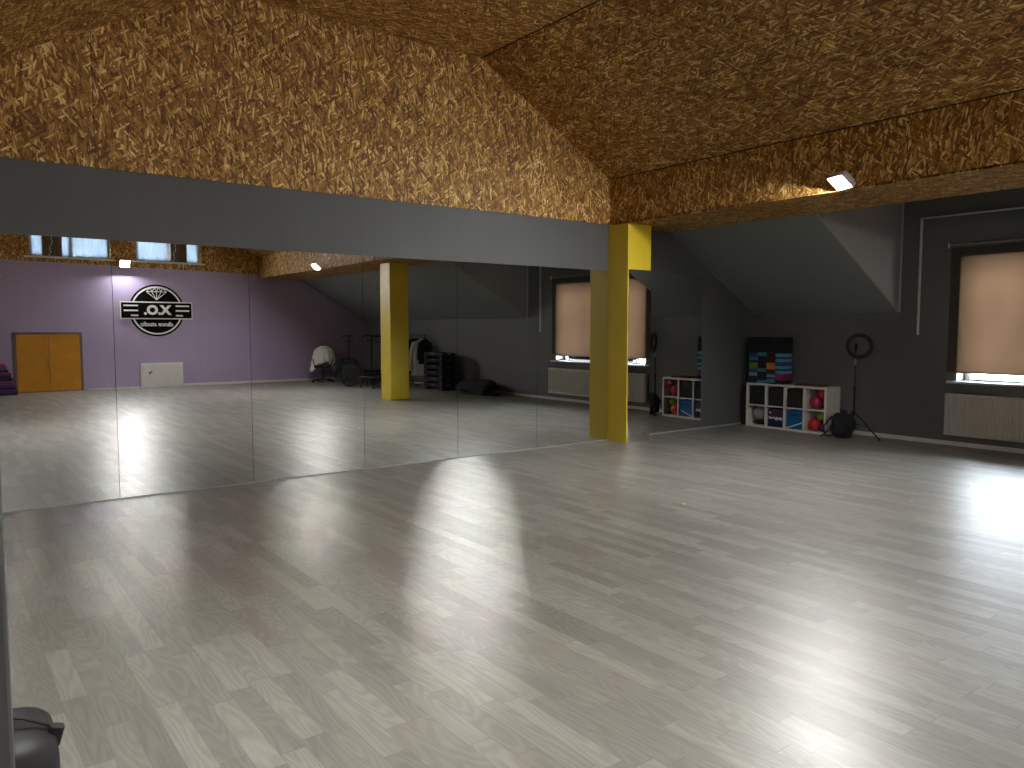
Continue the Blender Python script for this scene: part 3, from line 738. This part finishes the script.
for ex, ey in ((-0.10, -0.45), (-0.34, 0.30), (0.22, 0.20)):
    lg = MB().tube([(0, 0, 0.38), (ex, ey, 0.012)], 0.010, 8).build('leg', M['blackmetal'], rl)
    MB().blob((ex, ey, 0.014), (0.018, 0.018, 0.014), sub=2).build('foot', M['black'], lg)
    MB().tube([(0, 0, 0.20), (ex * 0.55, ey * 0.55, 0.18)], 0.006, 6).build('brace', M['blackmetal'], rl)
# backpack
bp = thing('backpack', (10.60, 5.99, 0), 'slumped black backpack on the floor between cube shelf and ring light', 'bag')
MB().blob((0, 0, 0.18), (0.15, 0.16, 0.20), 0.3, 2.2, 4, flat=0.0).build('body', M['blackcloth'], bp, smooth=True)
MB().blob((-0.13, -0.02, 0.12), (0.06, 0.11, 0.10), 0.25, 3, 3, flat=0.0).build('front_pocket', M['blackcloth'], bp, smooth=True)
MB().tube([(0.02, 0.03, 0.36), (0.0, 0.05, 0.41), (-0.02, 0.03, 0.41), (-0.03, 0.0, 0.36)], 0.008, 6).build('grab_handle', M['blackcloth'], bp)
MB().tube([(-0.06, 0.14, 0.30), (-0.18, 0.19, 0.16), (-0.14, 0.2, 0.02), (-0.02, 0.17, 0.01)], 0.012, 6).build('strap', M['blackcloth'], bp)

# ------------------------------------------------------------------ aisle equipment seen in the mirror
# step platforms
st0 = None
for k in range(6):
    if st0 is None:
        st0 = thing('step_platform', (0, 0, 0), 'x', 'step platform', 'aerobic step platforms stacked by the knee wall')
        MB().box(-0.19, 0.19, -0.50, 0.50, 0.055, 0.155, 0.018).build('deck', M['black'], st0)
        MB().box(-0.17, 0.17, -0.47, 0.47, 0.155, 0.160, 0.002).build('top_mat', cmat('charcoal rubber', (0.03, 0.03, 0.03), 0.9), st0)
        for s in (-1, 1):
            MB().prism([(-0.20, s * 0.34, 0), (0.20, s * 0.34, 0), (0.17, s * 0.34, 0.055), (-0.17, s * 0.34, 0.055)], (0, s * 0.15, 0)).build('leg', M['black'], st0)
            MB().box(-0.207, -0.196, s * 0.43 - 0.025, s * 0.43 + 0.025, 0.015, 0.045, 0.003).build('grip', M['greymetal'], st0)
            MB().box(s * 0.19 - 0.003, s * 0.19 + 0.003, -0.12, 0.12, 0.118, 0.14, 0.001).build('side_badge', M['greymetal'], st0)
            MB().box(-0.05, 0.05, s * 0.503 - 0.003, s * 0.503 + 0.003, 0.118, 0.14, 0.001).build('end_badge', M['greymetal'], st0)
        o = st0
    else: o = copy_tree(st0)
    o.location = (10.54, -1.34, 0.1615 * k)
    o.rotation_euler = (0, 0, 0.06 + 0.015 * math.sin(k * 2.3))
    o['label'] = ['black step platform at the foot of the stack by the knee wall', 'black step platform, second from the floor in the stack', 'black step platform, third from the floor in the stack',
                  'black step platform, third from the top in the stack', 'black step platform, second from the top in the stack', 'black step platform on top of the stack by the knee wall'][k]
# dark heap / duffel
db = thing('duffel_bag', (10.52, 0.42, 0), 'long black holdall slumped on the floor by the knee wall', 'bag', rz=0.05)
MB().blob((0, 0, 0.13), (0.26, 0.80, 0.22), 0.35, 2.5, 4, flat=0.0, seed=4).build('body', M['blackcloth'], db, smooth=True)
MB().blob((0.02, 0.42, 0.26), (0.16, 0.28, 0.11), 0.4, 3, 3, seed=2).build('flap', cmat('off black cloth', (0.022, 0.021, 0.02), 0.9), db, smooth=True)
MB().tube([(-0.12, -0.25, 0.25), (-0.15, -0.12, 0.36), (-0.15, 0.1, 0.35), (-0.12, 0.2, 0.26)], 0.012, 6).build('handle', M['black'], db)
MB().tube([(-0.25, -0.5, 0.08), (-0.30, -0.2, 0.03), (-0.30, 0.3, 0.02), (-0.24, 0.6, 0.07)], 0.012, 6).build('strap', M['black'], db)

# exercise frames with T handlebars
def trampoline():
    t = thing('mini_trampoline', (0, 0, 0), 'x', 'trampoline', 'black exercise trampolines in the aisle')
    R_ = 0.50
    MB().torus((0, 0, 0.30), R_, 0.022, (0, 0, 1), 6, 10).build('rim', M['blackmetal'], t)
    MB().lathe([(R_ * 0.76, 0.292), (R_ * 0.76, 0.30)], seg=30).build('mat', M['blackcloth'], t)
    m = MB()
    for k in range(30):
        a = 2 * PI * k / 30
        rr = R_ * math.cos(PI / 6) / math.cos(((a + PI / 6) % (PI / 3)) - PI / 6) if False else R_ * 0.88
        m.tube([(R_ * 0.75 * math.cos(a), R_ * 0.75 * math.sin(a), 0.297), (rr * math.cos(a), rr * math.sin(a), 0.30)], 0.004, 4)
    m.build('bungee_cords', M['black'], t)
    for k in range(6):
        a = 2 * PI * k / 6
        lg = MB().tube([(R_ * math.cos(a), R_ * math.sin(a), 0.29), (R_ * 1.02 * math.cos(a), R_ * 1.02 * math.sin(a), 0.012)], 0.014, 8).build('leg', M['blackmetal'], t)
        MB().lathe([(0.02, 0.0), (0.02, 0.03)], seg=10, c=(R_ * 1.02 * math.cos(a), R_ * 1.02 * math.sin(a), 0)).build('foot', M['black'], lg)
    MB().tube([(0, R_ * 0.90, 0.10), (0.0, R_ * 0.92, 1.36)], 0.017, 8).build('handle_post', M['blackmetal'], t)
    MB().tube([(0, R_ * 0.90, 0.14), (0, R_ * 0.62, 0.29)], 0.012, 8).build('post_brace', M['blackmetal'], t)
    MB().tube([(-0.26, R_ * 0.92 + 0.04, 1.34), (-0.20, R_ * 0.92, 1.37), (0.20, R_ * 0.92, 1.37), (0.26, R_ * 0.92 + 0.04, 1.34)], 0.018, 8).build('handlebar', M['black'], t)
    MB().tube([(-0.17, R_ * 0.92, 1.22), (0.17, R_ * 0.92, 1.22)], 0.013, 8).build('lower_bar', M['blackmetal'], t)
    return t
t0 = trampoline(); tl = [((9.74, -4.15, 0.0), 2.6), ((9.60, -2.85, 0.0), 0.3), ((10.45, -5.27, 0.0), 0.2)]
lb = ['black exercise trampoline with T handlebar nearest the draped chair', 'black exercise trampoline with T handlebar beside the free-standing yellow pillar', 'black exercise trampoline by the knee wall behind the other two']
for i, (lc, rz) in enumerate(tl):
    o = t0 if i == 0 else copy_tree(t0)
    o.location = lc; o.rotation_euler = (0, 0, rz); o['label'] = lb[i]
def disc_trampoline():
    t = thing('folded_trampoline', (0, 0, 0), 'x', 'trampoline', 'folded round trampolines leaning in the aisle')
    MB().torus((0, 0.0, 0.36), 0.33, 0.022, (0, 1, 0), 32, 8).build('rim', M['blackmetal'], t, smooth=True)
    MB().lathe([(0.27, -0.004), (0.27, 0.004)], c=(0, 0, 0.36), seg=32, mat=Matrix.Rotation(PI / 2, 4, 'X')).build('mat', M['blackcloth'], t)
    m = MB()
    for k in range(20):
        a = 2 * PI * k / 20; m.tube([(0.26 * math.cos(a), 0, 0.36 + 0.26 * math.sin(a)), (0.33 * math.cos(a), 0, 0.36 + 0.33 * math.sin(a))], 0.006, 4)
    m.build('bungee_cords', M['black'], t)
    for k in range(4):
        a = PI / 4 + PI / 2 * k; MB().tube([(0.32 * math.cos(a), 0, 0.36 + 0.32 * math.sin(a)), (0.10 * math.cos(a), 0.05, 0.36 + 0.10 * math.sin(a))], 0.012, 6).build('folded_leg', M['blackmetal'], t)
    return t
d0 = disc_trampoline()
for i, (lc, rz, lx) in enumerate([((9.08, -3.60, 0.0), 0.9, 0.1), ((9.55, -4.98, 0), 0.5, 0.08), ((9.85, -5.30, 0), 0.5, 0.06), ((10.50, -3.95, 0.0), 1.1, 0.1)]):
    o = d0 if i == 0 else copy_tree(d0)
    o.location = lc; o.rotation_euler = (lx, 0, rz)
    o['label'] = ['folded black round trampoline standing in front of the others in the aisle', 'folded black round trampoline standing right beside the draped chair', 'second folded round trampoline beside the draped chair, behind the first', 'folded black round trampoline between the two T handlebars'][i]

# office chair with white cloth
ch = thing('office_chair', (9.22, -5.72, 0), 'black swivel chair under a white cloth by the lilac wall', 'chair', rz=0.5)
for k in range(5):
    a = 2 * PI * k / 5 + 0.3
    lg = MB().tube([(0, 0, 0.10), (0.30 * math.cos(a), 0.30 * math.sin(a), 0.075)], [0.022, 0.015], 8).build('base_arm', M['black'], ch)
    MB().lathe([(0.03, -0.012), (0.03, 0.012)], seg=14, c=(0.30 * math.cos(a), 0.30 * math.sin(a), 0.03), mat=Matrix.Rotation(PI / 2, 4, 'X') @ Matrix.Rotation(a, 4, 'Y')).build('caster', M['black'], lg)
MB().tube([(0, 0, 0.08), (0, 0, 0.43)], 0.022).build('gas_lift', M['blackmetal'], ch)
MB().box(-0.24, 0.24, -0.23, 0.23, 0.43, 0.50, 0.03, seg=3).build('seat', M['blackcloth'], ch)
MB().tube([(0, -0.18, 0.44), (0, -0.28, 0.50), (0, -0.27, 0.72)], 0.016).build('back_post', M['black'], ch)
MB().box(-0.21, 0.21, -0.27, -0.21, 0.60, 1.02, 0.025, seg=3).build('backrest', M['blackcloth'], ch)
for s in (-1, 1):
    MB().tube([(s * 0.24, 0.0, 0.45), (s * 0.28, 0.0, 0.66), (s * 0.28, 0.14, 0.68), (s * 0.28, -0.14, 0.68)], 0.014, 8).build('armrest', M['black'], ch)
def drape(u, v):
    a = PI * (0.02 + 1.96 * u)       # wraps around the back, opening in front
    s = math.sin(a - PI / 2) ; c = math.cos(a - PI / 2)
    hem = 0.30 + 0.30 * max(0.0, math.sin(a + 0.2)) ** 3 + 0.30 * max(0.0, -math.sin(a)) ** 2 + 0.03 * math.sin(7 * a)
    z = 1.065 - (1.065 - hem) * v ** 1.25
    rad = 0.03 + 0.17 * min(1, v * 4) ** 0.55 + 0.14 * v + 0.020 * v * math.sin(13 * a)
    z -= 0.0
    return Vector((rad * 1.15 * math.cos(a), -0.20 + rad * 0.72 * math.sin(a), z + 0.01 * math.cos(3 * a)))
o = MB().grid(drape, 72, 16).build('draped_cloth', M['whitecloth'], smooth=True)
o.location = (9.22, -5.72, 0); o.rotation_euler = (0, 0, 0.5); solidify(o, 0.008)
tag(o, 'white cloth draped over the back of the black swivel chair', 'cloth')

# garment rack with jackets
gr = thing('garment_rack', (10.72, -2.90, 0), 'black garment rack by the knee wall with a pale jacket hanging', 'clothes rack', rz=0.1)
MB().tube([(0, -0.60, 1.40), (0, 0.60, 1.40)], 0.013).build('rail', M['blackmetal'], gr)
for s in (-1, 1):
    MB().tube([(0, s * 0.60, 1.40), (0, s * 0.60, 0.08)], 0.013).build('upright', M['blackmetal'], gr)
    b = MB().tube([(-0.22, s * 0.60, 0.08), (0.22, s * 0.60, 0.08)], 0.013).build('foot_bar', M['blackmetal'], gr)
    for q_ in (-0.2, 0.2): MB().lathe([(0.025, -0.01), (0.025, 0.01)], seg=12, c=(q_, s * 0.60, 0.04), mat=Matrix.Rotation(PI / 2, 4, 'X')).build('caster', M['black'], b)
MB().tube([(0, -0.60, 0.14), (0, 0.60, 0.14)], 0.010).build('lower_rail', M['blackmetal'], gr)
def garment(y, mat, label, z1, wd, hang, name='jacket', rz=0.0):
    g0 = thing(name, (10.72, -2.90 + y, 0), label, 'clothing', 'clothes on the garment rack', rz=rz)
    def fn(u, v):
        a = 2 * PI * u; top = 1.31 - 0.10 * abs(math.cos(a)) 
        z = top * (1 - v) + z1 * v
        w_ = wd * (0.85 + 0.18 * v + 0.05 * math.sin(5 * a + v * 4))
        return Vector((w_ * math.cos(a), (0.05 + 0.03 * v) * math.sin(a) * (1 + 0.3 * math.sin(6 * a)), z))
    MB().grid(fn, 40, 12, closed_u=True).build('body', mat, g0, smooth=True)
    for s in (-1, 1):
        MB().tube([(s * wd * 0.8, 0, 1.20), (s * wd * 1.08, 0.02, 0.95), (s * wd * 1.12, 0.0, z1 + 0.12)], [0.055, 0.05, 0.042], 10).build('sleeve', mat, g0, smooth=True)
    MB().tube([(0, 0, 1.30), (0, 0, 1.36), (0.0, 0.0, 1.40), (0.02, 0, 1.418), (0.03, 0, 1.40)], 0.004, 6).tube([(-wd * 0.8, 0, 1.23), (0, 0, 1.31), (wd * 0.8, 0, 1.23)], 0.008, 6).build('hanger', M['black'], g0)
garment(0.34, M['greycloth'], 'pale grey jacket hanging on the garment rack beside the yellow pillar', 0.30, 0.26, 1, rz=0.35)
garment(0.06, M['blackcloth'], 'black jacket hanging behind the pale grey jacket', 0.42, 0.22, 1, rz=0.1)
garment(-0.14, M['blackcloth'], 'black coat hanging in the middle of the garment rack', 0.35, 0.21, 1, 'coat', -0.1)
garment(0.53, M['blackcloth'], 'black coat at the open end of the garment rack', 0.62, 0.17, 1, 'coat', 0.1)

# pile of purple folded mats by the orange doors
random.seed(11)
pc = [(0.05, 0.02, 0.09), (0.18, 0.03, 0.12), (0.03, 0.03, 0.12), (0.14, 0.05, 0.20), (0.22, 0.05, 0.14), (0.02, 0.02, 0.07)]
pn = ['dark violet', 'plum red', 'navy', 'purple', 'raspberry', 'ink blue']
z = 0.0
for i in range(11):
    h = 0.068; wd = 0.34 - 0.012 * max(0, i - 4) * (1 + 0.4 * (i > 7)); ci = i % 6
    o = MB().box(-wd, wd, -0.26, 0.26, 0, h - 0.002, 0.02, seg=3).build('folded_mat', cmat('mat ' + pn[ci], pc[ci], 0.8), smooth=False)
    o.location = (1.27 - 0.012 * i + random.uniform(-.012, .012), YB + 0.42, z); o.rotation_euler = (0, 0, random.uniform(-.05, .05)); z += h
    tag(o, '%s folded mat, %s in the pile left of the orange doors' % (pn[ci], 'topmost' if i == 10 else order[i] + ' from the floor'), 'mat', 'folded mats piled beside the orange doors')

# portable speaker behind the left pillar
sp = thing('portable_speaker', (0.055, 2.28, 0), 'black portable speaker on the floor behind the left pillar edge', 'speaker')
def body(u, v):
    a = 2 * PI * u; k = 4.0
    cx = math.copysign(abs(math.cos(a)) ** (2 / k), math.cos(a)); sy = math.copysign(abs(math.sin(a)) ** (2 / k), math.sin(a))
    zz = [0.0, 0.01, 0.05, 0.2, 0.38, 0.50, 0.56, 0.575, 0.59, 0.595]; sc = [0.9, 0.96, 1, 1, 1, 1, 0.97, 0.88, 0.7, 0.001]
    i = int(round(v * 9)); return Vector((0.165 * sc[i] * cx, 0.15 * sc[i] * sy, zz[i]))
MB().grid(body, 40, 9, closed_u=True).build('body', cmat('matt speaker shell', (0.006, 0.006, 0.007), 0.6), sp, smooth=True)
MB().box(-0.12, 0.12, -0.156, -0.148, 0.08, 0.48, 0.003).build('grille', cmat('grille black', (0.02, 0.02, 0.02), 0.6, bump=0.5), sp)
MB().tube([(-0.10, 0, 0.57), (-0.09, 0, 0.62), (0.04, 0, 0.62), (0.05, 0, 0.57)], 0.012, 8).build('handle', M['greymetal'], sp)
pc_ = [(-0.08, -0.02, 0.585), (-0.05, -0.04, 0.640), (0.02, -0.05, 0.645), (0.09, -0.05, 0.62), (0.145, -0.06, 0.590)]
MB().tube(pc_, 0.005, 8).build('cable', M['black'], sp)
MB().box(0.135, 0.172, -0.075, -0.050, 0.535, 0.590, 0.006, rot=Matrix.Rotation(0.3, 3, 'Y')).tube([(0.145, -0.062, 0.545), (0.132, -0.062, 0.510)], 0.0028, 6).tube([(0.158, -0.062, 0.548), (0.145, -0.062, 0.513)], 0.0028, 6).build('plug', M['black'], sp)

# crumbs on the floor and floor screws
for (x_, y_, r_, lab) in ((5.4, 4.55, 0.012, 'white paper scrap on the floor, nearer the yellow pillar'), (7.15, 3.35, 0.012, 'white paper scrap on the floor, nearer the window')):
    o = MB().blob((0, 0, 0.004), (r_, r_ * 1.2, 0.006), 0.4, 3, 2, flat=0).build('paper_scrap', M['white']); o.location = (x_, y_, 0); tag(o, lab, 'scrap')
